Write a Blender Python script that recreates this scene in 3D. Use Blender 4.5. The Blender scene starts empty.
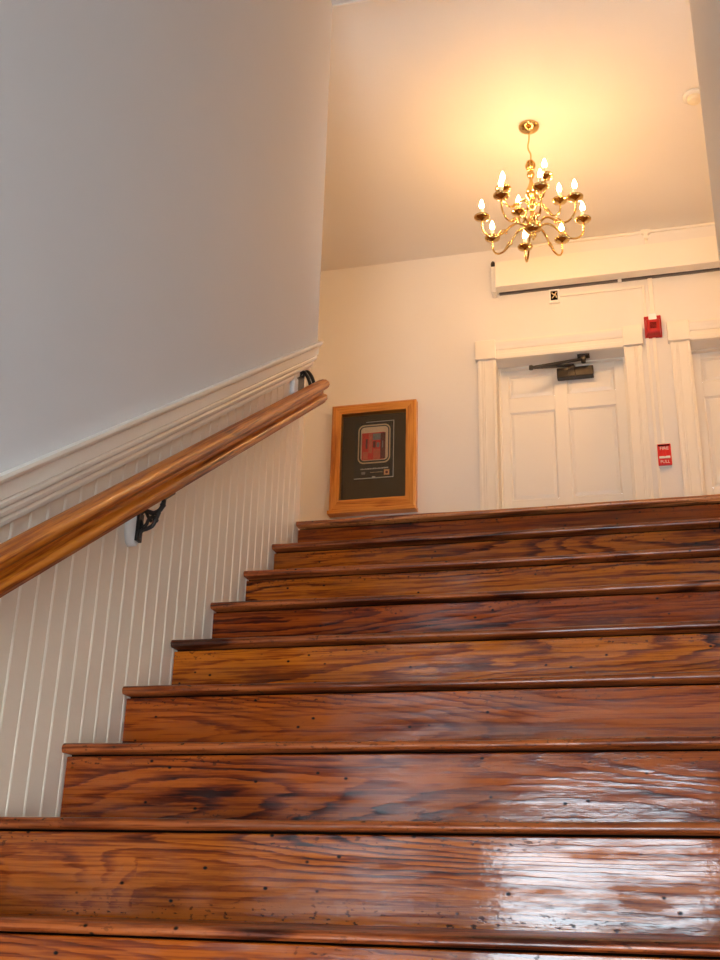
import bpy, math, random
from mathutils import Vector, noise
random.seed(7)
C = bpy.context.scene.collection
SC = bpy.context.scene

# ------------------------------------------------------------------ dimensions
H, RUN = 0.18, 0.26194          # riser height, tread run
W = 1.69                        # stair width
SL = 0.687                      # slope of the flight
LAND = 8 * H                    # landing level
GROUND = -8 * H
YE = 8 * RUN                    # landing edge
YB = 4.72                       # back wall face
ZC = 4.335                      # landing ceiling
ZS = 4.133                      # stairwell ceiling
YF = -4.0                       # entrance wall face

# ------------------------------------------------------------------ node helpers
def new_mat(name):
    m = bpy.data.materials.new(name); m.use_nodes = True
    nt = m.node_tree; nt.nodes.clear()
    out = nt.nodes.new('ShaderNodeOutputMaterial')
    return m, nt, out

class N:
    def __init__(s, nt): s.nt = nt
    def node(s, t, **kw):
        n = s.nt.nodes.new(t)
        for k, v in kw.items(): setattr(n, k, v)
        return n
    def link(s, a, b): s.nt.links.new(a, b)
    def put(s, sock, v):
        if isinstance(v, bpy.types.NodeSocket): s.link(v, sock)
        else: sock.default_value = v
    def math(s, op, a, b=None, c=None, clamp=False):
        n = s.node('ShaderNodeMath', operation=op, use_clamp=clamp)
        s.put(n.inputs[0], a)
        if b is not None: s.put(n.inputs[1], b)
        if c is not None: s.put(n.inputs[2], c)
        return n.outputs[0]
    def vmath(s, op, a, b=None):
        n = s.node('ShaderNodeVectorMath', operation=op)
        s.put(n.inputs[0], a)
        if b is not None: s.put(n.inputs[1], b)
        return n.outputs[0]
    def noise(s, vec, scale=1, detail=2, rough=0.5):
        n = s.node('ShaderNodeTexNoise')
        s.put(n.inputs['Vector'], vec); n.inputs['Scale'].default_value = scale
        n.inputs['Detail'].default_value = detail; n.inputs['Roughness'].default_value = rough
        return n.outputs['Fac']
    def vor(s, vec, scale=1, rnd=1.0):
        n = s.node('ShaderNodeTexVoronoi')
        s.put(n.inputs['Vector'], vec); n.inputs['Scale'].default_value = scale
        n.inputs['Randomness'].default_value = rnd
        return n.outputs['Distance'], n.outputs['Color']
    def ramp(s, f, stops, interp='LINEAR'):
        n = s.node('ShaderNodeValToRGB'); s.put(n.inputs[0], f)
        r = n.color_ramp; r.interpolation = interp
        while len(r.elements) < len(stops): r.elements.new(0.5)
        for e, (p, c) in zip(r.elements, stops):
            e.position = p
            e.color = (c, c, c, 1) if isinstance(c, (int, float)) else (*c, 1)
        return n.outputs[0]
    def mix(s, f, a, b, mode='MIX'):
        n = s.node('ShaderNodeMix', data_type='RGBA', blend_type=mode)
        s.put(n.inputs[0], f)
        for i, v in ((6, a), (7, b)):
            s.put(n.inputs[i], v if isinstance(v, bpy.types.NodeSocket) else (*v, 1))
        return n.outputs[2]
    def bump(s, h, strength, dist, normal=None):
        n = s.node('ShaderNodeBump'); s.put(n.inputs['Height'], h)
        n.inputs['Strength'].default_value = strength; n.inputs['Distance'].default_value = dist
        if normal is not None: s.link(normal, n.inputs['Normal'])
        return n.outputs[0]
    def scale(s, v, sc): return s.vmath('MULTIPLY', v, sc)

def principled(n, out, **kw):
    b = n.node('ShaderNodeBsdfPrincipled')
    for k, v in kw.items():
        sock = b.inputs[k.replace('_', ' ')]
        if isinstance(v, tuple) and len(v) == 3: v = (*v, 1)
        n.put(sock, v)
    n.link(b.outputs[0], out.inputs[0])
    return b

def plain(name, col, rough=0.5, metal=0.0, spec=0.5, var=0.06, scale=8, bump=0.0, bscale=60, coat=0.0):
    m, nt, out = new_mat(name); n = N(nt)
    tc = n.node('ShaderNodeTexCoord').outputs['Object']
    f = n.noise(tc, scale, 3)
    lo = tuple(max(0, c * (1 - var)) for c in col); hi = tuple(min(1, c * (1 + var)) for c in col)
    c = n.mix(f, lo, hi)
    b = principled(n, out, Base_Color=c, Roughness=rough, Metallic=metal, Coat_Weight=coat)
    b.inputs['Specular IOR Level'].default_value = spec
    if bump:
        n.link(n.bump(n.noise(tc, bscale, 4, 0.6), bump, 0.004), b.inputs['Normal'])
    return m

def wood(name, light, mid, dark, grain='x', rough=0.24, coat=0.6, coat_rough=0.12, worn=False, contour=15, bump=0.25, amp=1.0, spec=0.25, cbump=0.45, knots=True, fk=2.8):
    """Varnished softwood: flame contours, fine streaks, knots; grain runs along the given axis."""
    m, nt, out = new_mat(name); n = N(nt)
    tc = n.node('ShaderNodeTexCoord').outputs['Object']
    oi = n.node('ShaderNodeObjectInfo')
    rnd = oi.outputs['Random']
    mp = n.node('ShaderNodeMapping')
    if grain == 'z': mp.inputs['Rotation'].default_value = (0, math.pi / 2, 0)
    elif grain == 'slope': mp.inputs['Rotation'].default_value = (-math.atan(SL), 0, -math.pi / 2)
    elif grain == 'y': mp.inputs['Rotation'].default_value = (0, 0, -math.pi / 2)
    n.link(tc, mp.inputs['Vector'])
    off = n.node('ShaderNodeCombineXYZ')
    n.link(n.math('MULTIPLY', rnd, 31.7), off.inputs[0]); n.link(n.math('MULTIPLY', rnd, 17.3), off.inputs[1]); n.link(n.math('MULTIPLY', rnd, 53.1), off.inputs[2])
    v = n.vmath('ADD', mp.outputs[0], off.outputs[0])
    # knots
    kd, kc = n.vor(n.scale(v, (1.3, 0.0, 4.0)), 1.0)
    ks = n.node('ShaderNodeSeparateColor'); n.link(kc, ks.inputs[0])
    ksel = n.math('GREATER_THAN', ks.outputs[0], 0.72 if knots else 2.0)
    knot = n.math('MULTIPLY', n.ramp(kd, [(0, 1), (0.05, 0.9), (0.085, 0.25), (0.15, 0)]), ksel)
    kpull = n.math('MULTIPLY', n.ramp(kd, [(0, 1), (0.30, 0)]), ksel)
    low = n.noise(n.scale(v, (0.55, 2.0, 4.2)), 1.0, 1.5, 0.45)
    low = n.math('ADD', low, n.math('MULTIPLY', kpull, 0.13))
    wig = n.noise(n.scale(v, (6.0, 30, 48)), 1.0, 3.0, 0.6)
    low = n.math('ADD', low, n.math('MULTIPLY', wig, 0.045))
    con = n.math('FRACT', n.math('MULTIPLY', low, contour))
    line = n.ramp(con, [(0, 0.05), (0.5, 0.12), (0.78, 0.85), (0.9, 1.0), (1.0, 0.1)])
    lmask = n.ramp(n.noise(n.scale(v, (1.1, 3, 5.5)), 1.0, 2.0), [(0.36, 0.10), (0.62, 1.0)])
    line = n.math('MULTIPLY', line, lmask)
    fine = n.noise(n.scale(v, (4.0, 90, 150)), 1.0, 4.0, 0.65)
    streak = n.noise(n.scale(v, (1.6, 10, 38)), 1.0, 3.0, 0.6)
    g = n.math('MULTIPLY', line, 0.85 * amp)
    g = n.math('ADD', g, n.math('MULTIPLY', n.math('SUBTRACT', fine, 0.5), fk))
    g = n.math('ADD', g, n.math('MULTIPLY', n.math('SUBTRACT', streak, 0.42), 0.9), clamp=True)
    col = n.ramp(g, [(0, light), (0.42, mid), (1.0, dark)])
    blot = n.noise(n.scale(v, (2.3, 6, 9)), 1.0, 3.0, 0.6)
    col = n.mix(n.ramp(blot, [(0.48, 0), (0.78, 0.45)]), col, dark)
    col = n.mix(n.math('MULTIPLY', knot, 0.9), col, tuple(c * 0.35 for c in dark))
    tint = n.node('ShaderNodeMix', data_type='RGBA', blend_type='MULTIPLY'); tint.inputs[0].default_value = 1
    n.link(col, tint.inputs[6]); n.link(oi.outputs['Color'], tint.inputs[7]); col = tint.outputs[2]
    hgt = n.math('SUBTRACT', n.math('ADD', n.math('MULTIPLY', fine, 0.5), n.math('MULTIPLY', line, 0.5)), n.math('MULTIPLY', knot, 0.5))
    rg = rough
    if worn:
        # dents, nail holes and scuffs gather near the lower and upper edge of every riser
        sep = n.node('ShaderNodeSeparateXYZ'); n.link(tc, sep.inputs[0])
        fz = n.math('FRACT', n.math('ADD', n.math('DIVIDE', sep.outputs[2], H), 20.0))
        edge = n.ramp(fz, [(0, 1), (0.10, 0.8), (0.3, 0.12), (0.68, 0.10), (0.80, 0.75), (0.9, 0.5)])
        nd, nc = n.vor(n.scale(v, (24, 0, 34)), 1.0)
        ns = n.node('ShaderNodeSeparateColor'); n.link(nc, ns.inputs[0])
        nsel = n.math('GREATER_THAN', n.math('ADD', ns.outputs[1], n.math('MULTIPLY', edge, 0.42)), 0.97)
        hole = n.math('MULTIPLY', n.ramp(nd, [(0, 1), (0.07, 1), (0.14, 0)]), nsel)
        # soft dark smears
        sm = n.noise(n.scale(v, (3.2, 10, 16)), 1.0, 4.0, 0.65)
        smear = n.math('MULTIPLY', n.ramp(sm, [(0.52, 0), (0.70, 0.55)]), n.ramp(fz, [(0, 1), (0.22, 0.5), (0.5, 0.15), (0.9, 0.3)]))
        col = n.mix(smear, col, tuple(c * 0.55 for c in dark))
        # short nicks
        nk = n.noise(n.scale(v, (75, 60, 150)), 1.0, 2.0, 0.5)
        nick = n.math('MULTIPLY', n.ramp(nk, [(0.61, 0), (0.66, 1)]), n.math('MULTIPLY', edge, 1.0, clamp=True))
        nick = n.math('MULTIPLY', nick, n.ramp(n.noise(n.scale(v, (2.2, 5, 5)), 1.0, 2.0), [(0.42, 0), (0.50, 1)]))
        dk = n.math('MAXIMUM', hole, nick)
        col = n.mix(dk, col, (0.006, 0.004, 0.003))
        hgt = n.math('SUBTRACT', hgt, n.math('MULTIPLY', dk, 0.3))
        hgt = n.math('ADD', hgt, n.math('MULTIPLY', n.noise(n.scale(v, (60, 60, 90)), 1.0, 2.0, 0.6), 0.45))
        cmask2 = n.math('SUBTRACT', 1.0, n.math('MULTIPLY', dk, 0.9))
        wav = n.noise(n.scale(v, (7, 12, 26)), 1.0, 3.0, 0.55)
        hgt = n.math('ADD', hgt, n.math('MULTIPLY', wav, 1.6))
        rg = n.math('ADD', n.math('MULTIPLY', sm, 0.25), rough - 0.08)
    cw = coat
    if worn: cw = n.math('MULTIPLY', n.ramp(n.noise(n.scale(v, (6, 14, 42)), 1.0, 5.0, 0.7), [(0.38, 0.08), (0.56, 1.0)]), n.math('MULTIPLY', cmask2, coat))
    b = principled(n, out, Base_Color=col, Roughness=rg, Coat_Weight=cw, Coat_Roughness=coat_rough)
    b.inputs['Coat IOR'].default_value = 1.5
    b.inputs['Specular IOR Level'].default_value = spec
    nb = n.bump(hgt, bump, 0.0025)
    n.link(nb, b.inputs['Normal']); n.link(n.bump(hgt, bump * cbump, 0.0025), b.inputs['Coat Normal'])
    return m

def emitter(name, col, strength):
    m, nt, out = new_mat(name); n = N(nt)
    e = n.node('ShaderNodeEmission'); e.inputs[0].default_value = (*col, 1); e.inputs[1].default_value = strength
    n.link(e.outputs[0], out.inputs[0]); return m

def glass(name, tint=(1, 1, 1)):
    m, nt, out = new_mat(name); n = N(nt)
    f = n.node('ShaderNodeFresnel'); f.inputs[0].default_value = 1.45
    t = n.node('ShaderNodeBsdfTransparent'); t.inputs[0].default_value = (*tint, 1)
    g = n.node('ShaderNodeBsdfGlossy'); g.inputs['Roughness'].default_value = 0.03
    mx = n.node('ShaderNodeMixShader'); n.link(f.outputs[0], mx.inputs[0]); n.link(t.outputs[0], mx.inputs[1]); n.link(g.outputs[0], mx.inputs[2])
    n.link(mx.outputs[0], out.inputs[0]); return m

# ------------------------------------------------------------------ mesh helpers
class MB:
    def __init__(s): s.v, s.f, s.mi, s.sm = [], [], [], []
    def add(s, vs, fs, mi=0, smooth=False):
        b = len(s.v); s.v += [tuple(v) for v in vs]
        for f in fs:
            s.f.append([b + i for i in f]); s.mi.append(mi); s.sm.append(smooth)
    def box(s, x0, x1, y0, y1, z0, z1, mi=0):
        s.add([(x0, y0, z0), (x1, y0, z0), (x1, y1, z0), (x0, y1, z0), (x0, y0, z1), (x1, y0, z1), (x1, y1, z1), (x0, y1, z1)],
              [(0, 3, 2, 1), (4, 5, 6, 7), (0, 1, 5, 4), (1, 2, 6, 5), (2, 3, 7, 6), (3, 0, 4, 7)], mi)
    def sweep(s, rings, mi=0, smooth=False, caps=True):
        """closed loops of equal length joined one to the next"""
        n = len(rings[0]); vs = [p for r in rings for p in r]; fs = []
        for k in range(len(rings) - 1):
            for i in range(n):
                j = (i + 1) % n
                fs.append((k * n + i, k * n + j, (k + 1) * n + j, (k + 1) * n + i))
        s.add(vs, fs, mi, smooth)
        if caps: s.add(list(rings[0]), [tuple(range(n))[::-1]], mi); s.add(list(rings[-1]), [tuple(range(n))], mi)
    def lathe(s, prof, seg=24, c=(0, 0, 0), mi=0, axis='z'):
        def pt(r, a, h):
            x, y = r * math.cos(a), r * math.sin(a)
            p = (x, y, h) if axis == 'z' else ((x, h, y) if axis == 'y' else (h, x, y))
            return tuple(c[i] + p[i] for i in range(3))
        rings = [[pt(max(r, 1e-5), 2 * math.pi * i / seg, h) for i in range(seg)] for r, h in prof]
        s.sweep(rings, mi, True, caps=True)
    def tube(s, pts, r, seg=8, sub=5, mi=0):
        P = [Vector(p) for p in pts]
        if sub > 1 and len(P) > 2: P = catmull(P, sub)
        rs = r if callable(r) else (lambda t: r)
        rings = []; up = None
        for i, p in enumerate(P):
            d = (P[min(i + 1, len(P) - 1)] - P[max(i - 1, 0)]).normalized()
            if up is None:
                up = Vector((0, 0, 1)) if abs(d.z) < 0.9 else Vector((1, 0, 0))
            a = (up - d * up.dot(d)).normalized(); b = d.cross(a); up = a
            rr = rs(i / (len(P) - 1))
            rings.append([p + a * rr * math.cos(2 * math.pi * k / seg) + b * rr * math.sin(2 * math.pi * k / seg) for k in range(seg)])
        s.sweep(rings, mi, True)
    def obj(s, name, mats, parent=None, bevel=0.0, seg=2, loc=(0, 0, 0), rz=0.0):
        me = bpy.data.meshes.new(name); me.from_pydata(s.v, [], s.f)
        for m in (mats if isinstance(mats, (list, tuple)) else [mats]): me.materials.append(m)
        for p, mi, sm in zip(me.polygons, s.mi, s.sm): p.material_index = mi; p.use_smooth = sm
        import bmesh
        bm = bmesh.new(); bm.from_mesh(me); bmesh.ops.recalc_face_normals(bm, faces=bm.faces); bm.to_mesh(me); bm.free()
        o = bpy.data.objects.new(name, me); C.objects.link(o)
        o.location = loc; o.rotation_euler = (0, 0, rz)
        if parent: o.parent = parent
        if bevel:
            b = o.modifiers.new('bevel', 'BEVEL'); b.width = bevel; b.segments = seg; b.limit_method = 'ANGLE'; b.angle_limit = math.radians(40)
        return o

def catmull(P, sub):
    out = []
    for i in range(len(P) - 1):
        p0, p1, p2, p3 = P[max(i - 1, 0)], P[i], P[i + 1], P[min(i + 2, len(P) - 1)]
        for k in range(sub):
            t = k / sub
            out.append(0.5 * (2 * p1 + (p2 - p0) * t + (2 * p0 - 5 * p1 + 4 * p2 - p3) * t * t + (3 * p1 - p0 - 3 * p2 + p3) * t ** 3))
    out.append(P[-1]); return out

def empty(name, loc=(0, 0, 0), label=None, cat=None, kind=None, group=None):
    o = bpy.data.objects.new(name, None); C.objects.link(o); o.location = loc
    o.empty_display_size = 0.1
    tag(o, label, cat, kind, group); return o
def tag(o, label=None, cat=None, kind=None, group=None):
    if label: o['label'] = label
    if cat: o['category'] = cat
    if kind: o['kind'] = kind
    if group: o['group'] = group
    return o
def struct(o, label, cat): return tag(o, label, cat, 'structure')
def under(parent):          # children keep world coordinates in their meshes
    return tuple(-c for c in parent.location)

# ------------------------------------------------------------------ materials
PLASTER = plain('wall_paint', (0.80, 0.775, 0.735), 0.7, var=0.02, scale=3, bump=0.12, bscale=35, spec=0.3)
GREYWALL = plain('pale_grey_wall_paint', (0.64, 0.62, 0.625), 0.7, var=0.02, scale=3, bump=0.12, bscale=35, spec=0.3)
CEIL = plain('ceiling_paint', (0.80, 0.775, 0.735), 0.75, var=0.02, scale=2, bump=0.10, bscale=14, spec=0.25)
TRIM = plain('trim_gloss_paint', (0.86, 0.815, 0.73), 0.32, var=0.02, scale=5, bump=0.08, bscale=60)
BEAD = plain('wainscot_paint', (0.95, 0.83, 0.67), 0.36, var=0.03, scale=7, bump=0.10, bscale=50)
DOORP = plain('door_paint', (0.84, 0.81, 0.75), 0.35, var=0.015, scale=4)
BRASS = plain('polished_brass', (0.70, 0.49, 0.19), 0.13, metal=1.0, var=0.12, scale=30)
IRON = plain('black_iron', (0.012, 0.011, 0.011), 0.42, var=0.2, scale=60, bump=0.15, bscale=160)
WHITEBLOCK = plain('white_block_paint', (0.86, 0.87, 0.87), 0.45, var=0.02)
CLOSERM = plain('dark_bronze_metal', (0.035, 0.026, 0.02), 0.38, metal=0.4, var=0.15, scale=20)
RED = plain('red_plastic', (0.42, 0.008, 0.008), 0.28, var=0.08, scale=30)
REDBRIGHT = plain('bright_red_plastic', (0.66, 0.018, 0.018), 0.3, var=0.05, scale=30)
WHITEP = plain('white_plastic', (0.85, 0.84, 0.81), 0.35, var=0.02)
LENS = plain('clear_lens_plastic', (0.9, 0.9, 0.92), 0.1, var=0.02)
DARK = plain('dark_recess', (0.006, 0.004, 0.003), 0.9, spec=0.0, var=0.2)
SLOT = plain('shaded_grey_slot', (0.20, 0.17, 0.15), 0.8)  # shade inside the valance gap, put into the grey
CANDLE = plain('candle_sleeve_plastic', (0.88, 0.80, 0.62), 0.45, var=0.03)
CARPET = plain('entrance_floor_tile', (0.22, 0.17, 0.13), 0.6, var=0.15, scale=12)
MATBOARD = plain('dark_brown_mat_board', (0.050, 0.030, 0.012), 0.8, var=0.2, scale=6)
CARD = plain('black_card', (0.018, 0.012, 0.007), 0.55, var=0.1)
GOLD = plain('gold_print', (0.80, 0.60, 0.33), 0.45, var=0.15, scale=60)
SILVER = plain('pale_edge_print', (0.75, 0.72, 0.62), 0.4, var=0.05)
PRED = plain('red_print', (0.95, 0.04, 0.025), 0.5, var=0.25, scale=45)
PRED2 = plain('light_red_print', (0.85, 0.16, 0.10), 0.5, var=0.25, scale=60)
PDARK = plain('maroon_print', (0.16, 0.02, 0.018), 0.5, var=0.4, scale=50)
PGREY = plain('grey_print', (0.30, 0.28, 0.27), 0.5, var=0.4, scale=70)
PCREAM = plain('cream_print', (0.90, 0.66, 0.42), 0.5, var=0.12, scale=60)
PORANGE = plain('orange_print', (0.85, 0.42, 0.16), 0.5, var=0.1)
STAIRW = wood('stair_pine', (0.45, 0.108, 0.005), (0.215, 0.035, 0.002), (0.028, 0.0038, 0.001), 'x', rough=0.38, coat=0.85, coat_rough=0.05, spec=0.06, fk=2.1, worn=True, contour=30, bump=0.30)
TREADW = wood('tread_pine', (0.38, 0.098, 0.022), (0.20, 0.040, 0.009), (0.035, 0.006, 0.002), 'x', worn=True, spec=0.1, rough=0.34, coat=0.8, coat_rough=0.22, contour=12, bump=0.25)
RAILW = wood('handrail_oak', (0.60, 0.185, 0.016), (0.38, 0.085, 0.006), (0.11, 0.017, 0.002), 'slope', knots=False, fk=3.4, spec=0.1, rough=0.4, coat=0.35, coat_rough=0.16, contour=8, bump=0.03, amp=0.7)
OAKX = wood('frame_oak_across', (0.66, 0.29, 0.055), (0.54, 0.195, 0.030), (0.28, 0.08, 0.010), 'x', rough=0.35, coat=0.3, contour=10, bump=0.06, amp=0.7)
OAKZ = wood('frame_oak_upright', (0.66, 0.29, 0.055), (0.54, 0.195, 0.030), (0.28, 0.08, 0.010), 'z', rough=0.35, coat=0.3, contour=10, bump=0.06, amp=0.7)
FLOORW = wood('landing_floor_pine', (0.34, 0.15, 0.06), (0.24, 0.09, 0.03), (0.09, 0.03, 0.01), 'x', rough=0.35, coat=0.3, contour=12, bump=0.15)
GLASS = glass('clear_glass')
BULB = emitter('warm_bulb_glow', (1.0, 0.545, 0.205), 250.0)

FILLGLOBE = emitter('fill_globe_glow', (1.0, 0.53, 0.19), 62.0)  # emission of the added hall lamps

# ------------------------------------------------------------------ room shell
def wall_from_boxes(name, boxes, mat, label, cat='wall', bevel=0):
    m = MB()
    for b in boxes: m.box(*b)
    return struct(m.obj(name, mat, bevel=bevel), label, cat)

XL, XR = -2.5, 3.6              # ends of the upper hall
RAILZ = 0.735                   # chair-rail centre offset above the slope line

# left wall: plaster above the chair rail stands 45 mm proud of the boarded base
m = MB()
def slope_prism(mb, x0, x1, y0, y1, zfun0, zfun1):
    vs = [(x0, y0, zfun0(y0)), (x1, y0, zfun0(y0)), (x1, y1, zfun0(y1)), (x0, y1, zfun0(y1)),
          (x0, y0, zfun1(y0)), (x1, y0, zfun1(y0)), (x1, y1, zfun1(y1)), (x0, y1, zfun1(y1))]
    mb.add(vs, [(0, 3, 2, 1), (4, 5, 6, 7), (0, 1, 5, 4), (1, 2, 6, 5), (2, 3, 7, 6), (3, 0, 4, 7)])
YT = 2.137
YLOW = (GROUND + 0.95 - RAILZ) / SL            # where the rail line levels off near the ground
rz = lambda y: max(SL * y + RAILZ, GROUND + 0.95)
for (a, b) in ((YF, YLOW), (YLOW, YT)):
    slope_prism(m, -0.10, 0.045, a, b, lambda y: rz(y), lambda y: 4.6)
    slope_prism(m, -0.10, -0.006, a, b, lambda y: GROUND - 0.1, lambda y: rz(y) + 0.001)
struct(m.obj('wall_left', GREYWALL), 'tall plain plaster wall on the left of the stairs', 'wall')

# beaded boards under the chair rail
m = MB()
pitch = 0.0666
prof = [(0.0, 0.0), (0.0560, 0.0), (0.0570, -0.0014), (0.0585, 0.0004), (0.0603, 0.0014), (0.0621, 0.0004), (0.0636, -0.0016), (pitch, 0.0)]
y = 0.273 - 0.0611 - pitch * 63
ys = []
while y < YT:
    for (dy, dx) in prof[:-1]:
        if YF <= y + dy <= YT: ys.append((y + dy, dx))
    y += pitch
ys.append((YT, 0.0))
vs, fs = [], []
for (yy, dx) in ys:
    vs += [(dx, yy, GROUND - 0.05), (dx, yy, rz(yy) + 0.01)]
for i in range(len(ys) - 1):
    fs.append((2 * i, 2 * i + 2, 2 * i + 3, 2 * i + 1))
m.add(vs, fs)
yl, xl = ys[-1]
m.add([(0, YT, GROUND - 0.05), (-0.1, YT, GROUND - 0.05), (-0.1, YT, rz(YT) + 0.01), (0, YT, rz(YT) + 0.01)], [(0, 1, 2, 3)])
struct(m.obj('trim_1', BEAD), 'cream beaded board wainscot beside the stairs, under the chair rail', 'wainscot')

# chair rail: plumb-cut profile swept up the slope
def slope_sweep(mb, prof, y0, y1, base, nseg=1, mi=0, smooth=False):
    rings = []
    for k in range(nseg + 1):
        yy = y0 + (y1 - y0) * k / nseg
        rings.append([(x, yy, base + dz + SL * yy) for x, dz in prof])
    mb.sweep(rings, mi, smooth)
CR = [(-0.005, 0.0), (0.010, 0.0), (0.016, 0.004), (0.018, 0.014), (0.016, 0.024), (0.024, 0.026), (0.030, 0.032), (0.033, 0.042), (0.030, 0.050), (0.038, 0.053),
      (0.044, 0.060), (0.046, 0.070), (0.043, 0.076), (0.050, 0.080), (0.054, 0.118), (0.058, 0.121), (0.066, 0.126), (0.070, 0.134), (0.070, 0.144), (-0.005, 0.144)]
m = MB(); slope_sweep(m, CR, YLOW, YT + 0.004, 0.655)
struct(m.obj('trim_2', TRIM), 'moulded cream chair rail climbing the left wall', 'chair rail')

# right wall, hall walls, back wall, entrance wall
WY0, WY1, WZ0, WZ1 = -3.75, -2.25, -0.55, 1.75   # added side window, unseen, low in the stairwell
wall_from_boxes('wall_right', [(W, W + 0.15, YF, WY0, GROUND - 0.1, 4.6), (W, W + 0.15, WY1, 2.098, GROUND - 0.1, 4.6), (W, W + 0.15, WY0, WY1, GROUND - 0.1, WZ0), (W, W + 0.15, WY0, WY1, WZ1, 4.6)], PLASTER, 'plain plaster wall at the right edge of the stairs')
wall_from_boxes('wall_hall_front', [(XL, -0.101, 2.0, YT, LAND - 0.2, 4.6), (W + 0.151, XR, 2.0, 2.098, LAND - 0.2, 4.6)], PLASTER, 'wall of the upper hall facing the doors')
wall_from_boxes('wall_hall_left', [(XL - 0.1, XL, 2.0, 5.0, LAND - 0.2, 4.6)], PLASTER, 'left end wall of the upper hall')
wall_from_boxes('wall_hall_right', [(XR, XR + 0.1, 2.0, 5.0, LAND - 0.2, 4.6)], PLASTER, 'right end wall of the upper hall')
D1, D2 = (0.470, 1.308), (1.722, 2.56)         # door openings
ZD = 3.459                                      # opening head
YBB = 4.95
wall_from_boxes('wall_back', [(XL, D1[0], YB, YBB, LAND - 0.2, 4.6), (D1[1], D2[0], YB, YBB, LAND - 0.2, 4.6), (D2[1], XR, YB, YBB, LAND - 0.2, 4.6),
                              (D1[0], D1[1], YB, YBB, ZD, 4.6), (D2[0], D2[1], YB, YBB, ZD, 4.6)], PLASTER, 'warm cream wall behind the landing')
wall_from_boxes('ceiling', [(XL, XR, YT, YBB, ZC, ZC + 0.2)], CEIL, 'cream plaster ceiling over the landing', 'ceiling')
wall_from_boxes('ceiling_stairwell', [(-0.1, W + 0.15, YF - 0.1, YT + 0.003, ZS, ZC + 0.2)], CEIL, 'lower ceiling over the stairs', 'ceiling')
m = MB(); m.box(0.045, W, YT - 0.004, YT + 0.012, ZS - 0.006, ZS + 0.03)
struct(m.obj('trim_3', TRIM, bevel=0.003), 'thin edge bead where the ceiling steps up above the landing', 'trim')
# entrance wall behind the viewer with a glazed doorway and transom
EX0, EX1, EZ1 = 0.38, 1.60, 0.62
wall_from_boxes('wall_entrance', [(-0.1, EX0, YF - 0.2, YF, GROUND - 0.1, 4.6), (EX1, W + 0.15, YF - 0.2, YF, GROUND - 0.1, 4.6), (EX0, EX1, YF - 0.2, YF, EZ1, 4.6)], PLASTER, 'entrance wall at the foot of the stairs')
wall_from_boxes('floor_entrance', [(-0.1, W + 0.15, YF - 0.2, -8 * RUN + 0.4, GROUND - 0.1, GROUND)], CARPET, 'floor at the foot of the stairs', 'floor')
d3 = struct(empty('door_3', (0.94, YF - 0.1, GROUND)), 'glazed entrance door with transom at the foot of the stairs', 'door')
m = MB()
yf0, yf1 = YF - 0.12, YF - 0.06
for (x0, x1, z0, z1) in ((EX0, EX0 + 0.05, GROUND, EZ1), (EX1 - 0.05, EX1, GROUND, EZ1), (EX0, EX1, EZ1 - 0.05, EZ1), (EX0, EX1, 0.40, 0.44),
                         (0.98, 1.00, GROUND, 0.40), (EX0 + 0.05, EX1 - 0.05, GROUND, GROUND + 0.2)):
    m.box(x0, x1, yf0, yf1, z0, z1)
o = m.obj('door_frame', TRIM, d3, 0.004, loc=under(d3))
m = MB(); m.box(EX0 + 0.05, EX1 - 0.05, YF - 0.092, YF - 0.088, GROUND + 0.2, EZ1 - 0.05)
m.obj('pane', GLASS, d3, loc=under(d3))

w1 = struct(empty('added_window_1', (W + 0.08, -3.0, WZ0)), 'added unseen window in the right wall near the foot of the stairs', 'window')  # window added to bring daylight onto the left wall
m = MB()
for (a, b, c, d) in ((WY0, WY0 + 0.05, WZ0, WZ1), (WY1 - 0.05, WY1, WZ0, WZ1), (WY0, WY1, WZ0, WZ0 + 0.06), (WY0, WY1, WZ1 - 0.05, WZ1), (WY0, WY1, 0.57, 0.63), (-3.015, -2.985, WZ0, WZ1)):
    m.box(W + 0.05, W + 0.09, a, b, c, d)
m.obj('added_window_frame', TRIM, w1, 0.004, loc=under(w1))
m = MB(); m.box(W + 0.068, W + 0.072, WY0 + 0.05, WY1 - 0.05, WZ0 + 0.06, WZ1 - 0.05); m.obj('pane', GLASS, w1, loc=under(w1))

# landing floor
m = MB()
m.box(XL, XR, YE + 0.12, YBB, LAND - 0.12, LAND)
struct(m.obj('floor', FLOORW), 'wooden floor of the upper landing', 'floor')
m = MB()
for (a, b) in ((XL, 0.32), (1.44, 1.57), (2.72, XR)): m.box(a, b, YB - 0.018, YB, LAND, LAND + 0.14)
struct(m.obj('baseboard_back', TRIM, bevel=0.004), 'cream baseboard along the back wall', 'baseboard')

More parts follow.
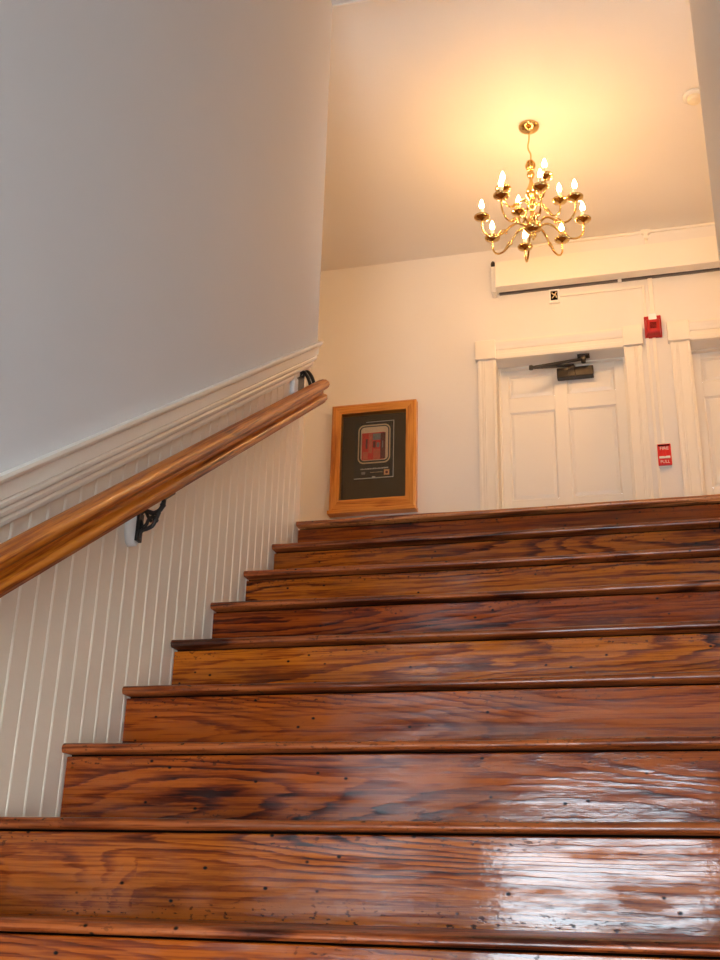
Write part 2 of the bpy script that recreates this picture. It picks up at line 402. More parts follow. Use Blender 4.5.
# ------------------------------------------------------------------ staircase
stairs = empty('staircase', (W / 2, 0, GROUND), 'broad worn pine staircase with glossy red brown varnish', 'staircase')
L = under(stairs)
TT = 0.021
tints = {8: (0.60, 0.46, 0.50), 7: (0.88, 0.86, 0.80), 6: (1.0, 1.02, 0.82), 5: (0.66, 0.47, 0.50), 4: (1.08, 1.10, 0.85), 3: (0.80, 0.66, 0.70), 2: (0.74, 0.62, 0.90), 1: (0.88, 0.88, 1.6), 0: (0.85, 0.74, 1.0)}
def nz(x, s, k): return noise.noise(Vector((x * s, k * 7.31, 3.3)))
for k in range(-7, 9):
    zt = k * H + 0.006; y0 = k * RUN; y1 = y0 + RUN + (0.03 if k < 8 else -0.10)
    # rounded nosing profile (y, z)
    pr = [(y0 + 0.010, zt), (y0 + 0.004, zt - 0.0025), (y0 + 0.0005, zt - 0.008), (y0, zt - 0.0125), (y0 + 0.002, zt - 0.018), (y0 + 0.005, zt - TT), (y1, zt - TT), (y1, zt)]
    rings = []
    ns = 70
    for i in range(ns + 1):
        x = 0.002 + (W - 0.004) * i / ns
        dz = 0.0022 * nz(x, 2.1, k) + 0.0010 * nz(x, 9, k + 40) - 0.0035 * math.exp(-((x - 0.85) / 0.45) ** 2)
        dyy = 0.0025 * nz(x, 3.0, k + 90) + 0.0012 * nz(x, 14, k + 70)
        r = []
        for j, (yy, zz) in enumerate(pr):
            top = j in (0, 1, 2, 3, 4)
            r.append((x, yy + (dyy if j < 6 else 0), zz + (dz * (1.0 if j < 3 else 0.5) if top else 0)))
        rings.append(r)
    m = MB(); m.sweep(rings, 0, True)
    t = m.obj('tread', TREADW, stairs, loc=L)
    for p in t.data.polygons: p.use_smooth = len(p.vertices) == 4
    c = 0.85 + 0.3 * random.random(); t.color = (c, c * 0.95, c * 0.92, 1) if k < 8 else (2.0, 2.6, 3.2, 1)  # top nosing: worn bare wood, with lamp light put into the tan tint
    # riser, its top stopping a finger's breadth short of the tread
    m = MB()
    yr = y0 + 0.026
    zb, ztop = (k - 1) * H, zt - TT - (0.0045 + 0.0007 * max(k, 0))
    m.box(0.003, W - 0.003, yr, yr + 0.022, zb, ztop)
    r = m.obj('riser', STAIRW, stairs, 0.0025, loc=L)
    r.color = (*tints.get(k, (0.9, 0.8, 0.75)), 1)
    m = MB(); m.box(0.003, W - 0.003, yr + 0.022, yr + 0.045, zb - 0.0, zt - TT)
    m.obj('carriage', DARK, stairs, loc=L)

# ------------------------------------------------------------------ handrail
SLR = 0.675                      # pitch of the handrail
rail = empty('handrail', (0.095, -0.2, 0.6 + SLR * -0.2), 'varnished oak handrail on black iron brackets along the left wall', 'handrail')
L = under(rail)
HS = [(.078, .548), (.110, .546), (.113, .554), (.116, .556), (.118, .557), (.1195, .562), (.1185, .572), (.113, .580), (.104, .583), (.100, .589), (.100, .600), (.107, .604), (.118, .609), (.1245, .616),
      (.127, .625), (.1255, .635), (.120, .643), (.110, .650), (.094, .653), (.078, .650), (.068, .643), (.0625, .635), (.061, .625), (.0635, .616), (.070, .610), (.079, .606),
      (.082, .600), (.082, .591), (.080, .584), (.075, .580), (.0695, .572), (.0685, .562), (.070, .553)]
m = MB()
yend = 2.078
ylist = [-1.95, yend - 0.006, yend]
rings = []
for i, yy in enumerate(ylist):
    sh = 1.0 if i < 2 else 0.93
    rings.append([(.095 + (x - .095) * sh, yy, .600 + (dz - .602) * sh + SLR * yy) for x, dz in HS])
m.sweep(rings, 0, False)
o = m.obj('rail', RAILW, rail, loc=L); 
o.data.set_sharp_from_angle(angle=math.radians(38)) if hasattr(o.data, 'set_sharp_from_angle') else None
for p in o.data.polygons: p.use_smooth = len(p.vertices) == 4
def rail_bracket(Y):
    z = SLR * Y - 0.002
    g = lambda dz: z + 0.548 - (0.548 - dz) * 0.84
    m = MB()
    m.lathe([(0.0, 0.0), (0.026, 0.0), (0.026, 0.020), (0.023, 0.025), (0, 0.026)], 20, (0, 0, 0), axis='x')
    # rounded oblong block
    vs = [(x, yy * 1.05, zz * 1.9) for x, yy, zz in m.v]
    m.v = [(x, Y + yy, g(0.442) + zz) for x, yy, zz in vs]
    b = m.obj('wall_block', WHITEBLOCK, rail, loc=L)
    tag(b, 'white oblong wall block')
    m = MB()
    m.box(0.025, 0.033, Y - 0.013, Y + 0.013, g(0.398), g(0.490))
    P = lambda pts: [(x, Y, g(dz)) for x, dz in pts]
    m.tube(P([(.028, .487), (.036, .500), (.048, .497), (.066, .490), (.082, .497), (.091, .514), (.093, .535), (.096, .549)]), 0.0065)
    m.tube(P([(.030, .408), (.036, .432), (.050, .438), (.066, .447), (.074, .466), (.082, .492)]), 0.0058)
    m.tube(P([(.022, .480), (.034, .462), (.036, .446), (.048, .452), (.054, .470), (.066, .478), (.070, .468)]), 0.0048)
    m.tube(P([(.044, .495), (.052, .478), (.062, .462)]), 0.0045)
    m.tube(P([(.024, .442), (.034, .452), (.030, .468)]), 0.0048)
    for (x, dz, r) in ((.091, .515, .0085), (.074, .466, .0085), (.030, .436, .008), (.048, .440, .0075)):
        m.lathe([(0, -r), (r * .7, -r * .7), (r, 0), (r * .7, r * .7), (0, r)], 10, (x, Y, g(dz)))
    m.box(0.080, 0.110, Y - 0.030, Y + 0.030, g(.5395), g(.5485))
    # saddle plate follows the slope
    m.v = [(x, yy, zz + (yy - Y) * SLR) if (0.079 < x < 0.111 and abs(abs(yy - Y) - 0.030) < 1e-5) else (x, yy, zz) for x, yy, zz in m.v]
    b = m.obj('bracket', IRON, rail, loc=L); tag(b, 'black scrolled iron bracket')
for Y in (0.735, -0.60): rail_bracket(Y)
# the uppermost bracket sits high, in the gap between chair rail and handrail
Y = 1.985; z = SLR * Y + 0.008
m = MB(); m.box(0, 0.020, Y - 0.045, Y + 0.005, z + 0.585, z + 0.668)
tag(m.obj('wall_block', WHITEBLOCK, rail, 0.006, loc=L), 'white oblong wall block')
m = MB()
m.box(0.0, 0.012, Y + 0.012, Y + 0.10, z + 0.60, z + 0.725)
m.tube([(0.012, Y + 0.03, z + 0.70), (0.03, Y + 0.035, z + 0.715), (0.048, Y + 0.035, z + 0.69), (0.062, Y + 0.035, z + 0.65)], 0.0075)
m.tube([(0.012, Y + 0.07, z + 0.71), (0.03, Y + 0.07, z + 0.735), (0.05, Y + 0.07, z + 0.715), (0.066, Y + 0.07, z + 0.675)], 0.0075)
tag(m.obj('bracket', IRON, rail, loc=L), 'black scrolled iron bracket')

# ------------------------------------------------------------------ doors in the back wall
def build_door(name, X0, X1, label):
    d = struct(empty(name, ((X0 + X1) / 2, YB, LAND)), label, 'door'); L = under(d)
    yd = 4.87
    w = X1 - X0
    # slab: stiles, rails and raised panels
    m = MB()
    st = [(X0 + 0.004, X0 + 0.062), (X0 + 0.366, X0 + 0.452), (X1 - 0.074, X1 - 0.004)]
    rails = [(LAND + 0.008, LAND + 0.20), (LAND + 0.83, 2.505), (3.132, 3.240), (3.405, ZD - 0.004)]
    for (a, b) in st: m.box(a, b, yd, yd + 0.04, LAND + 0.008, ZD - 0.004)
    cols = [(st[0][1], st[1][0]), (st[1][1], st[2][0])]
    for (z0, z1) in rails:
        for (a, b) in cols: m.box(a, b, yd, yd + 0.04, z0, z1)
    o = m.obj('door_slab', DOORP, d, 0.003, loc=L)
    for (a, b) in cols:
        for (z0, z1) in ((rails[0][1], rails[1][0]), (rails[1][1], rails[2][0]), (rails[2][1], rails[3][0])):
            m = MB(); f = 0.030; yp = yd + 0.014
            O = [(a, z0), (b, z0), (b, z1), (a, z1)]
            I0 = [(a + 0.010, z0 + 0.010), (b - 0.010, z0 + 0.010), (b - 0.010, z1 - 0.010), (a + 0.010, z1 - 0.010)]
            I1 = [(a + f, z0 + f), (b - f, z0 + f), (b - f, z1 - f), (a + f, z1 - f)]
            rings = [[(x, yd + 0.004, zz) for x, zz in O], [(x, yp, zz) for x, zz in I0], [(x, yd + 0.006, zz) for x, zz in I1]]
            m.sweep(rings, 0, False, caps=False); m.add(rings[-1], [(0, 1, 2, 3)])
            m.obj('door_panel', DOORP, d, loc=L)
    # jamb stop just in front of the slab
    m = MB()
    m.box(X0, X0 + 0.012, yd - 0.035, yd, LAND, ZD); m.box(X1 - 0.012, X1, yd - 0.035, yd, LAND, ZD)
    m.box(X0 + 0.012, X1 - 0.012, yd - 0.035, yd, ZD - 0.012, ZD)
    m.obj('door_stop', TRIM, d, 0.002, loc=L)
    def casing(x0, x1, flip):
        m = MB()
        m.box(x0, x1, YB - 0.022, YB, LAND, ZD)
        for a, b in ((0.0, 0.020), (0.034, 0.040), (0.046, 0.052), (0.10, 0.113)):
            p, q = (x0 + a, x0 + b) if not flip else (x1 - b, x1 - a)
            m.box(p, q, YB - 0.028, YB - 0.02, LAND, ZD)
        return m.obj('casing', TRIM, d, 0.003, loc=L)
    casing(X0 - 0.122, X0, False); casing(X1, X1 + 0.113, True)
    for (a, b) in ((X0 - 0.136, X0 + 0.002), (X1 - 0.004, X1 + 0.124)):
        m = MB(); m.box(a, b, YB - 0.046, YB, ZD, ZD + 0.142); m.obj('corner_block', TRIM, d, 0.004, loc=L)
    # moulded head between the blocks
    pr = [(0, 0.0), (0.026, 0.0), (0.030, 0.012), (0.030, 0.034), (0.022, 0.040), (0.022, 0.066), (0.028, 0.072), (0.034, 0.090), (0.040, 0.104), (0.044, 0.118), (0.044, 0.130), (0, 0.130)]
    m = MB(); m.sweep([[(x, YB - dy, ZD + dz) for dy, dz in pr] for x in (X0 + 0.002, X1 - 0.004)], 0, False)
    m.obj('head_casing', TRIM, d, loc=L)
    return d
build_door('door_1', *D1, 'cream panelled door with a black closer, left of the fire alarms')
build_door('door_2', *D2, 'cream panelled door at the right edge, cut off by the frame')

# door closer
cl = empty('door_closer', (0.97, 4.87, 3.40), 'dark bronze closer with folding arm on the cream door', 'door closer'); L = under(cl)
m = MB(); m.box(0.862, 1.102, 4.812, 4.87, 3.338, 3.410)
m.box(0.940, 0.985, 4.806, 4.82, 3.334, 3.414)
m.obj('body', CLOSERM, cl, 0.006, 3, loc=L)
m = MB(); m.lathe([(0.018, 0), (0.018, 0.02), (0.010, 0.024), (0.010, 0.034)], 16, (0.968, 4.842, 3.408)); m.obj('pivot', CLOSERM, cl, loc=L)
def bar(mb, a, b, w, t):
    a, b = Vector(a), Vector(b); d = (b - a).normalized(); s = d.cross(Vector((0, 0, 1))).normalized() * w / 2; u = Vector((0, 0, t / 2))
    mb.sweep([[p + s - u, p + s + u, p - s + u, p - s - u] for p in (a, b)])
EL = (0.707, 4.66, 3.352)
m = MB(); bar(m, (0.968, 4.842, 3.436), (EL[0], EL[1], EL[2]), 0.024, 0.014); m.obj('lever_arm', IRON, cl, 0.002, loc=L)
m = MB(); bar(m, EL, (1.040, 4.76, 3.432), 0.018, 0.016); m.lathe([(0.014, -0.012), (0.014, 0.014), (0, 0.016)], 12, EL); m.obj('link_arm', IRON, cl, 0.002, loc=L)
m = MB()
m.box(1.005, 1.085, 4.735, 4.785, 3.446, 3.459); m.box(1.026, 1.060, 4.742, 4.778, 3.420, 3.448)
m.lathe([(0.016, 0), (0.016, 0.018), (0, 0.02)], 12, (1.043, 4.76, 3.407)); m.obj('soffit_bracket', CLOSERM, cl, 0.003, loc=L)

# ------------------------------------------------------------------ framed shadow box
fr = empty('framed_display', (-0.36, YB, 2.43), 'oak framed display case holding a black card with red picture, on the back wall', 'picture frame'); L = under(fr)
fx0, fx1, fz0, fz1 = -0.652, -0.066, 2.415, 3.204
yfr, fw = 4.655, 0.068
m = MB()
def member(pts_outer, pts_inner, mi):
    # mitred member: outer edge, inner edge; front face slopes a little, lip inside
    (a, b), (c, d) = pts_outer, pts_inner
    mid0 = [(a[i] * 0.8 + c[i] * 0.2) for i in (0, 1)]; mid1 = [(b[i] * 0.8 + d[i] * 0.2) for i in (0, 1)]
    def ring(o, md, i): return [(o[0], YB, o[1]), (o[0], yfr + 0.012, o[1]), (md[0], yfr, md[1]), (i[0], yfr + 0.004, i[1]), (i[0], YB, i[1])]
    m.sweep([ring(a, mid0, c), ring(b, mid1, d)], mi)
o_ = [(fx0, fz0), (fx1, fz0), (fx1, fz1), (fx0, fz1)]
i_ = [(fx0 + fw, fz0 + 0.095), (fx1 - fw, fz0 + 0.095), (fx1 - fw, fz1 - fw), (fx0 + fw, fz1 - fw)]
for k in range(4):
    j = (k + 1) % 4
    member((o_[k], o_[j]), (i_[k], i_[j]), 0 if k % 2 == 0 else 1)
m.obj('frame', [OAKX, OAKZ], fr, loc=L)
m = MB(); m.box(fx0 - 0.006, fx1 + 0.006, yfr - 0.014, YB, fz0 - 0.002, fz0 + 0.024); m.obj('sill', OAKX, fr, 0.004, loc=L)
ix0, ix1, iz0, iz1 = i_[0][0], i_[1][0], i_[0][1], i_[2][1]
m = MB(); m.box(ix0, ix1, 4.714, 4.7195, iz0, iz1); m.obj('backing', MATBOARD, fr, loc=L)
m = MB(); m.box(ix0, ix1, 4.676, 4.679, iz0, iz1); m.obj('glazing', GLASS, fr, loc=L)
card = MB(); card.box(-0.497, -0.226, 4.7065, 4.714, 2.668, 3.082); card = card.obj('card', CARD, fr, loc=L)
yc = 4.7065
def flat(name, mat, x0, x1, z0, z1, t=0.0012, y=yc, parent=card):
    m = MB(); m.box(x0, x1, y - t, y, z0, z1); return m.obj(name, mat, parent)
# the pale edge on two sides of the card
m = MB(); m.box(-0.230, -0.226, yc - 0.002, yc, 2.668, 3.082); m.box(-0.497, -0.226, yc - 0.002, yc, 2.668, 2.674); m.box(-0.372, -0.350, yc - 0.0025, yc, 2.672, 2.682); m.box(-0.42, -0.226, yc - 0.002, yc, 3.079, 3.082)
m.obj('pale_edge', SILVER, card)
def rrect(x0, x1, z0, z1, r, n=6):
    pts = []
    for cx, cz, a0 in ((x1 - r, z0 + r, -90), (x1 - r, z1 - r, 0), (x0 + r, z1 - r, 90), (x0 + r, z0 + r, 180)):
        for i in range(n + 1):
            a = math.radians(a0 + 90 * i / n); pts.append((cx + r * math.cos(a), cz + r * math.sin(a)))
    return pts
m = MB(); A = rrect(-0.474, -0.250, 2.776, 3.060, 0.042); B = rrect(-0.466, -0.258, 2.785, 3.051, 0.036)
m.sweep([[(x, yc, z) for x, z in A], [(x, yc - 0.002, z) for x, z in A], [(x, yc - 0.002, z) for x, z in B], [(x, yc, z) for x, z in B]], caps=False)
m.obj('gold_border', GOLD, card)
m = MB(); A = rrect(-0.455, -0.266, 2.797, 3.043, 0.026)
m.sweep([[(x, yc, z) for x, z in A], [(x, yc - 0.0008, z) for x, z in A]]); m.obj('picture_ground', PCREAM, card)
m = MB()
m.box(-0.447, -0.292, yc - 0.0014, yc, 2.803, 3.000, 0)
m.box(-0.400, -0.375, yc - 0.0018, yc, 2.850, 2.995, 1)
m.box(-0.440, -0.405, yc - 0.0018, yc, 2.808, 2.862, 1)
m.box(-0.366, -0.320, yc - 0.0018, yc, 2.806, 2.880, 1)
m.box(-0.420, -0.408, yc - 0.0018, yc, 2.885, 2.955, 2)
m.box(-0.372, -0.318, yc - 0.0020, yc, 2.945, 2.992, 3)
m.box(-0.370, -0.352, yc - 0.0020, yc, 2.890, 2.935, 2)
m.box(-0.345, -0.325, yc - 0.0020, yc, 2.890, 2.925, 3)
m.box(-0.318, -0.284, yc - 0.0018, yc, 2.806, 2.996, 2)
m.box(-0.306, -0.300, yc - 0.0024, yc, 2.885, 2.935, 3)
m.obj('red_picture', [PRED, PRED2, PDARK, PGREY], card)
m = MB(); x = -0.452; rr = random.Random(3)
while x < -0.262:
    w = rr.uniform(0.004, 0.012); m.box(x, x + w, yc - 0.001, yc, 2.734, 2.734 + rr.uniform(0.006, 0.010)); x += w + 0.0028
m.obj('caption_line', SILVER, card)
m = MB(); x = -0.385
while x < -0.302:
    w = rr.uniform(0.004, 0.009); m.box(x, x + w, yc - 0.001, yc, 2.709, 2.713); x += w + 0.003
m.obj('small_print', GOLD, card)
flat('grey_emblem', PGREY, -0.446, -0.420, 2.700, 2.718)
m = MB(); m.box(-0.291, -0.254, yc - 0.0012, yc, 2.687, 2.726, 0); m.lathe([(0.0, -0.002), (0.009, -0.002), (0.009, 0), (0, 0)], 14, (-0.272, yc - 0.0002, 2.706), 1, 'y')
m.obj('orange_emblem', [PORANGE, PDARK], card)

# ------------------------------------------------------------------ valance box, raceways, alarms
vb = empty('valance_box', (1.23, YB, 3.95), 'long cream boxed valance across the wall above the doors', 'valance'); L = under(vb)
m = MB()
m.box(0.494, 2.03, 4.592, 4.606, 3.955, 4.150)       # front board
m.box(0.494, 2.03, 4.606, 4.72, 4.136, 4.150)        # top board
m.box(0.494, 2.03, 4.606, 4.672, 3.955, 3.966)       # underside lip
m.box(0.494, 0.506, 4.606, 4.72, 3.966, 4.136); m.box(2.018, 2.03, 4.606, 4.72, 3.966, 4.136)
m.obj('casing_box', TRIM, vb, 0.0025, loc=L)
m = MB(); m.box(0.506, 2.018, 4.700, 4.719, 3.960, 4.12); m.box(0.506, 2.018, 4.66, 4.70, 4.0, 4.12); m.obj('inner_slot', SLOT, vb, loc=L)
m = MB(); m.box(0.462, 0.492, 4.640, 4.72, 3.945, 4.150); o = m.obj('end_bracket', WHITEP, vb, 0.003, loc=L)
m = MB(); m.lathe([(0, 0), (0.013, 0.002), (0.016, 0.016), (0.014, 0.030), (0.008, 0.040), (0, 0.044)], 16, (0.474, 4.645, 4.151)); tag(m.obj('knob', CLOSERM, vb, loc=L), 'dark knob')
m = MB(); m.box(1.30, 1.325, 4.66, 4.70, 3.949, 3.957); m.obj('clip', WHITEP, vb, loc=L)

rw = empty('ceiling_raceway', (1.3, YB, 4.325), 'thin cream cable raceway in the corner under the ceiling', 'raceway'); L = under(rw)
m = MB(); m.box(0.70, 1.474, YB - 0.020, YB, 4.313, 4.331); m.box(1.536, 2.6, YB - 0.020, YB, 4.313, 4.331); m.obj('raceway_run', TRIM, rw, 0.003, loc=L)
m = MB()
m.sweep([[(x, yy, z) for x, z in ((1.474, 4.334), (1.474, 4.309), (1.492, 4.300), (1.494, 4.262), (1.516, 4.262), (1.518, 4.300), (1.536, 4.309), (1.536, 4.334))] for yy in (YB - 0.026, YB)])
m.obj('tee_fitting', TRIM, rw, 0.003, loc=L)
m = MB(); m.box(1.496, 1.514, YB - 0.012, YB, 4.152, 4.262); m.obj('drop', TRIM, rw, 0.003, loc=L)
ac = empty('alarm_conduit', (1.51, YB, 3.3), 'slim cream conduit running down through both red alarms', 'conduit'); L = under(ac)
m = MB(); m.box(1.492, 1.522, YB - 0.014, YB, 3.655, 3.958); m.obj('upper_run', TRIM, ac, 0.003, loc=L)
m = MB(); m.box(1.492, 1.514, YB - 0.014, YB, 2.76, 3.51); m.obj('lower_run', TRIM, ac, 0.003, loc=L)
cw = empty('wall_conduit', (1.45, YB, 3.0), 'slim cream conduit running from wall plate to floor beside the door casing', 'conduit'); L = under(cw)
m = MB(); m.box(0.912, 1.47, YB - 0.012, YB, 3.895, 3.912); m.box(1.4515, 1.47, YB - 0.0125, YB, LAND, 3.9125)
m.obj('conduit_run', TRIM, cw, 0.003, loc=L)

wp = empty('wall_plate', (0.877, YB, 3.845), 'small white wall plate with a dark socket below the valance', 'wall plate'); L = under(wp)
m = MB(); m.box(0.842, 0.912, YB - 0.022, YB, 3.846, 3.952); m.obj('plate', WHITEP, wp, 0.003, loc=L)
m = MB(); m.box(0.854, 0.900, YB - 0.026, YB - 0.022, 3.866, 3.934, 0); m.tube([(0.862, YB - 0.027, 3.92), (0.872, YB - 0.033, 3.905), (0.886, YB - 0.033, 3.90), (0.893, YB - 0.027, 3.88)], 0.0035, mi=1)
m.tube([(0.862, YB - 0.027, 3.88), (0.874, YB - 0.031, 3.89), (0.893, YB - 0.027, 3.925)], 0.003, mi=1); tag(m.obj('socket', [DARK, GOLD], wp, loc=L), 'dark square socket')

sb = empty('fire_alarm_strobe', (1.505, YB, 3.51), 'dark red alarm strobe with a white flash lens, between the two doors', 'fire alarm'); L = under(sb)
m = MB(); m.box(1.448, 1.556, 4.705, YB, 3.510, 3.672); m.obj('back_plate', RED, sb, 0.006, 3, loc=L)
m = MB()
F = lambda x0, x1, z0, z1, yy: [(x0, yy, z0), (x1, yy, z0), (x1, yy, z1), (x0, yy, z1)]
m.sweep([F(1.456, 1.548, 3.518, 3.640, 4.705), F(1.462, 1.542, 3.524, 3.628, 4.668), F(1.474, 1.530, 3.536, 3.612, 4.660)]); m.obj('horn', RED, sb, 0.003, loc=L)
m = MB(); m.box(1.476, 1.528, 4.664, 4.705, 3.616, 3.668); tag(m.obj('lens', LENS, sb, 0.006, 3, loc=L), 'white flash lens')
m = MB()
for i in range(5): m.box(1.482, 1.522, 4.6585, 4.6605, 3.556 + i * 0.009, 3.560 + i * 0.009)
m.obj('grille', DARK, sb, loc=L)

ps = empty('fire_pull_station', (1.505, YB, 2.60), 'bright red fire pull station with white lettering, low between the two doors', 'pull station'); L = under(ps)
m = MB(); m.box(1.462, 1.548, 4.700, YB, 2.600, 2.756); m.obj('wall_box', WHITEP, ps, 0.004, loc=L)
m = MB(); m.box(1.464, 1.546, 4.684, 4.702, 2.606, 2.748); m.obj('cover', REDBRIGHT, ps, 0.004, 3, loc=L)
m = MB(); m.box(1.472, 1.538, 4.674, 4.685, 2.648, 2.662, 0); m.box(1.496, 1.514, 4.674, 4.685, 2.655, 2.700, 1); tag(m.obj('handle', [WHITEP, REDBRIGHT], ps, 0.002, loc=L), 'white pull bar')
m = MB(); m.box(1.470, 1.540, 4.681, 4.685, 2.733, 2.741); m.obj('slot', DARK, ps, loc=L)
def lettering(txt, x, z, size, mat, parent, y):
    cu = bpy.data.curves.new('lettering', 'FONT'); cu.body = txt; cu.size = size; cu.align_x = 'CENTER'; cu.align_y = 'CENTER'; cu.extrude = 0.0006
    cu.materials.append(mat)
    o = bpy.data.objects.new('lettering', cu); C.objects.link(o); o.parent = parent
    me = bpy.data.meshes.new_from_object(o); C.objects.unlink(o); bpy.data.objects.remove(o)
    o = bpy.data.objects.new('lettering', me); C.objects.link(o); o.parent = parent
    o.location = Vector((x, y, z)) - parent.location; o.rotation_euler = (math.pi / 2, 0, 0); return tag(o, 'white lettering')
lettering('FIRE', 1.505, 2.716, 0.030, WHITEP, ps, 4.683)
lettering('PULL', 1.505, 2.626, 0.026, WHITEP, ps, 4.683)

# ceiling detector half hidden by the right wall
sd = empty('smoke_detector', (1.792, 3.43, ZC), 'round cream smoke detector on the ceiling, half hidden by the right wall', 'smoke detector'); L = under(sd)
m = MB(); m.lathe([(0, 0), (0.062, 0), (0.062, -0.016), (0.052, -0.022), (0.045, -0.020)], 28, (1.792, 3.43, ZC)); m.obj('base_ring', WHITEP, sd, loc=L)
m = MB(); m.lathe([(0.040, -0.015), (0.040, -0.036), (0.030, -0.046), (0, -0.048)], 28, (1.792, 3.43, ZC)); tag(m.obj('sensor_cap', CANDLE, sd, loc=L), 'ribbed yellowed cap')

# ------------------------------------------------------------------ chandelier
CX, CY = 0.858, 3.478
ch = empty('chandelier', (CX, CY, ZC), 'polished brass chandelier with two tiers of lit candle bulbs', 'chandelier')
m = MB(); m.lathe([(0.056, 0.0), (0.061, -0.006), (0.058, -0.016), (0.044, -0.026), (0.026, -0.032), (0.014, -0.034), (0.010, -0.046), (0.006, -0.052)], 32)
m.obj('canopy', BRASS, ch)
m = MB(); m.tube([(0, 0, -0.045), (-0.003, 0, -0.10), (-0.010, 0, -0.14), (-0.008, 0, -0.17), (0.004, 0, -0.205), (0.003, 0, -0.245)], 0.0048, sub=6); m.obj('stem', BRASS, ch)
m = MB()
for a in range(0, 180, 45):
    pts = []
    for i in range(25):
        t = 2 * math.pi * i / 24; r = 0.026
        pts.append((r * math.cos(t) * math.cos(math.radians(a)), r * math.cos(t) * math.sin(math.radians(a)), -0.285 + 0.034 * math.sin(t)))
    m.tube(pts, 0.0045, sub=1)
m.lathe([(0, -0.016), (0.012, -0.012), (0.016, 0), (0.012, 0.012), (0, 0.016)], 14, (0, 0, -0.285))
m.obj('openwork_ball', BRASS, ch)
m = MB()
bp = [(.005, -.245), (.007, -.31), (.010, -.325), (.020, -.335), (.024, -.350), (.018, -.366), (.009, -.380), (.011, -.40), (.018, -.425), (.029, -.452), (.033, -.475), (.029, -.497), (.016, -.515),
      (.014, -.53), (.026, -.540), (.030, -.556), (.028, -.572), (.016, -.588), (.011, -.605), (.014, -.625), (.024, -.645), (.032, -.662), (.026, -.676), (.040, -.690), (.050, -.706),
      (.050, -.720), (.040, -.732), (.020, -.742), (.014, -.750), (.019, -.758), (.019, -.768), (.010, -.777), (.006, -.781), (.008, -.787), (.005, -.793), (0, -.795)]
m.lathe(bp, 28); m.obj('body', BRASS, ch)
def arm_mesh(pts, curl):
    m = MB(); m.tube([(r, 0, z) for r, z in pts], lambda t: 0.0072 - 0.002 * t, seg=10, sub=6)
    m.tube([(r, 0, z) for r, z in curl], lambda t: 0.0048 - 0.0018 * t, seg=8, sub=5)
    return m
lower = arm_mesh([(.036, -.712), (.060, -.690), (.090, -.684), (.125, -.705), (.165, -.748), (.212, -.776), (.256, -.770), (.283, -.735), (.288, -.690), (.288, -.664)],
                 [(.205, -.774), (.188, -.752), (.170, -.732), (.152, -.734), (.148, -.752), (.160, -.757)])
upper = arm_mesh([(.022, -.556), (.044, -.536), (.070, -.545), (.098, -.580), (.130, -.600), (.160, -.585), (.176, -.550), (.177, -.503)],
                 [(.125, -.598), (.108, -.575), (.094, -.560), (.080, -.568), (.084, -.582)])
pan_p = [(0.004, -0.012), (0.012, -0.008), (0.030, -0.002), (0.043, 0.006), (0.0455, 0.012), (0.043, 0.011), (0.030, 0.004), (0.014, 0.002), (0.014, 0.014), (0.017, 0.018), (0.014, 0.020), (0.004, 0.020)]
can_p = [(0.002, 0.018), (0.0105, 0.018), (0.0105, 0.066), (0.009, 0.069), (0.003, 0.069)]
bulb_p = [(0.003, 0.067), (0.0075, 0.070), (0.0125, 0.082), (0.0135, 0.090), (0.0115, 0.102), (0.0065, 0.116), (0.0025, 0.127), (0.0008, 0.131)]
meshes = {}
def chand_arm(am, r, z, ang, key):
    if key not in meshes:
        a = am.obj('arm', BRASS, ch, rz=ang)
        m1 = MB(); m1.lathe(pan_p, 24, (r, 0, z)); p = m1.obj('drip_pan', BRASS, a)
        m2 = MB(); m2.lathe(can_p, 14, (r, 0, z)); q = m2.obj('candle_sleeve', CANDLE, a)
        m3 = MB(); m3.lathe(bulb_p, 14, (r, 0, z)); b = m3.obj('bulb', BULB, a)
        meshes[key] = (a, p, q, b)
    else:
        src = meshes[key]
        a = src[0].copy(); C.objects.link(a); a.parent = ch; a.rotation_euler = (0, 0, ang)
        for s_ in src[1:]:
            c = s_.copy(); C.objects.link(c); c.parent = a
yaw = math.atan2(0.085, 0.996)          # direction of the tiers' spacing
for k in range(8): chand_arm(lower, 0.288, -0.659, yaw - math.radians(-10 + 45 * k), 'lower')
for k in range(4): chand_arm(upper, 0.177, -0.497, yaw - math.radians(-26 + 90 * k), 'upper')

for px, side in ((2.95, 'right'), (-1.9, 'left')):  # unseen lamps added to lift and even out ceiling and back wall
    pl = empty('fill_lamp', (px, 3.45, ZC), 'added unseen warm fill lamp at the %s end of the upper hall' % side, 'lamp', group='added fill lamps of the upper hall'); L = under(pl)
    m = MB(); m.lathe([(0.06, 0), (0.055, -0.02), (0.012, -0.03), (0.006, -0.05), (0.006, -0.50), (0.03, -0.51), (0.035, -0.545), (0.0, -0.55)], 20, tuple(pl.location)); m.obj('fill_lamp_stem', BRASS, pl, loc=L)
    gr = 0.10 if side == 'right' else 0.062
    m = MB(); m.lathe([(0.0, -gr)] + [(gr * math.cos(math.radians(a)), gr * math.sin(math.radians(a))) for a in range(-80, 71, 15)], 24, (px, 3.45, ZC - 0.535 - gr)); m.obj('fill_lamp_globe', FILLGLOBE, pl, loc=L)

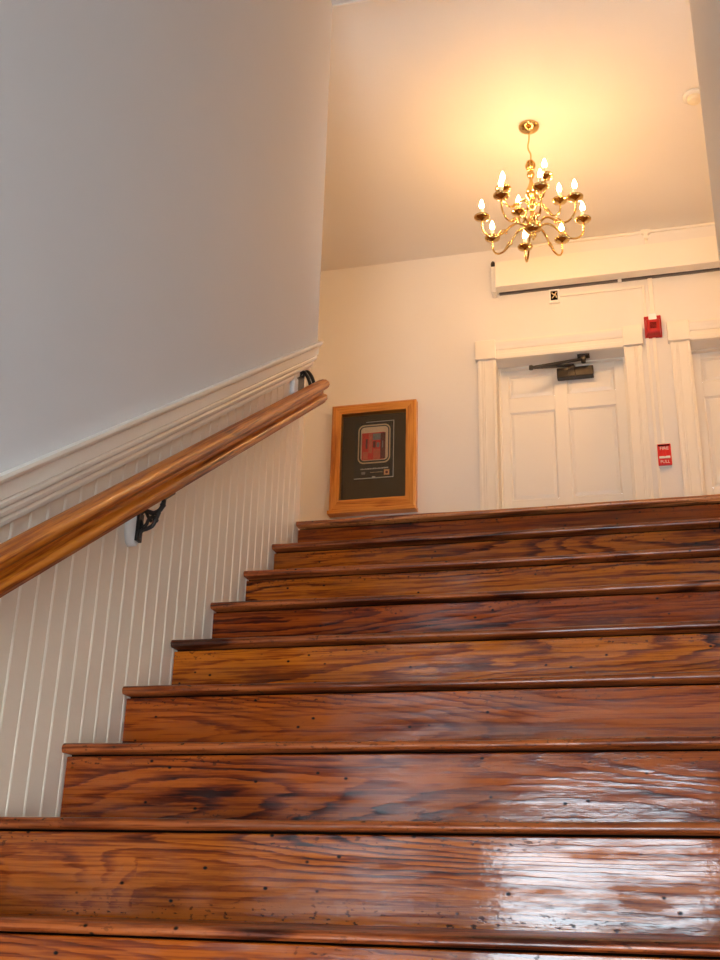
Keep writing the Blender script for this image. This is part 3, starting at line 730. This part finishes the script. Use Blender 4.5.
# ------------------------------------------------------------------ daylight
w = bpy.data.worlds.new('daylight'); SC.world = w; w.use_nodes = True
bg = w.node_tree.nodes['Background']; bg.inputs[0].default_value = (0.76, 0.90, 1.0, 1); bg.inputs[1].default_value = 26.5
po = bpy.data.lights.new('daylight_portal', 'AREA'); po.shape = 'RECTANGLE'; po.size = EX1 - EX0; po.size_y = EZ1 - GROUND
po.cycles.is_portal = True
oo = bpy.data.objects.new('daylight_portal', po); C.objects.link(oo); oo.location = ((EX0 + EX1) / 2, YF - 0.19, (EZ1 + GROUND) / 2); oo.rotation_euler = (math.pi / 2, 0, 0)
po2 = bpy.data.lights.new('added_window_portal', 'AREA'); po2.shape = 'RECTANGLE'; po2.size = WZ1 - WZ0; po2.size_y = WY1 - WY0; po2.cycles.is_portal = True
oo2 = bpy.data.objects.new('added_window_portal', po2); C.objects.link(oo2); oo2.location = (W + 0.149, (WY0 + WY1) / 2, (WZ0 + WZ1) / 2); oo2.rotation_euler = (0, math.pi / 2, 0)

# ------------------------------------------------------------------ camera
from mathutils import Matrix
cam = bpy.data.cameras.new('camera'); co = bpy.data.objects.new('camera', cam); C.objects.link(co)
cyaw, pit, rol, fpx = 0.26701745, 0.37452185, 0.02638095, 1074.633
f = Vector((-math.sin(cyaw) * math.cos(pit), math.cos(cyaw) * math.cos(pit), math.sin(pit)))
r = Vector((math.cos(cyaw), math.sin(cyaw), 0)); u = r.cross(f)
R = r * math.cos(rol) + u * math.sin(rol); U = -r * math.sin(rol) + u * math.cos(rol)
mw = Matrix((R, U, -f)).transposed().to_4x4(); mw.translation = Vector((1.3041757, -1.7210836, 0.0437171))
co.matrix_world = mw
cam.sensor_fit = 'AUTO'; cam.sensor_width = 36; cam.lens = 36 * fpx / 960; cam.clip_start = 0.02
SC.camera = co

SC.view_settings.view_transform = 'Standard'; SC.view_settings.look = 'None'
SC.view_settings.exposure = 0.0; SC.view_settings.gamma = 1.0; SC.view_settings.use_curve_mapping = False
SC.cycles.max_bounces = 10; SC.cycles.diffuse_bounces = 6; SC.cycles.sample_clamp_indirect = 8.0
SC.cycles.caustics_reflective = False; SC.cycles.caustics_refractive = False
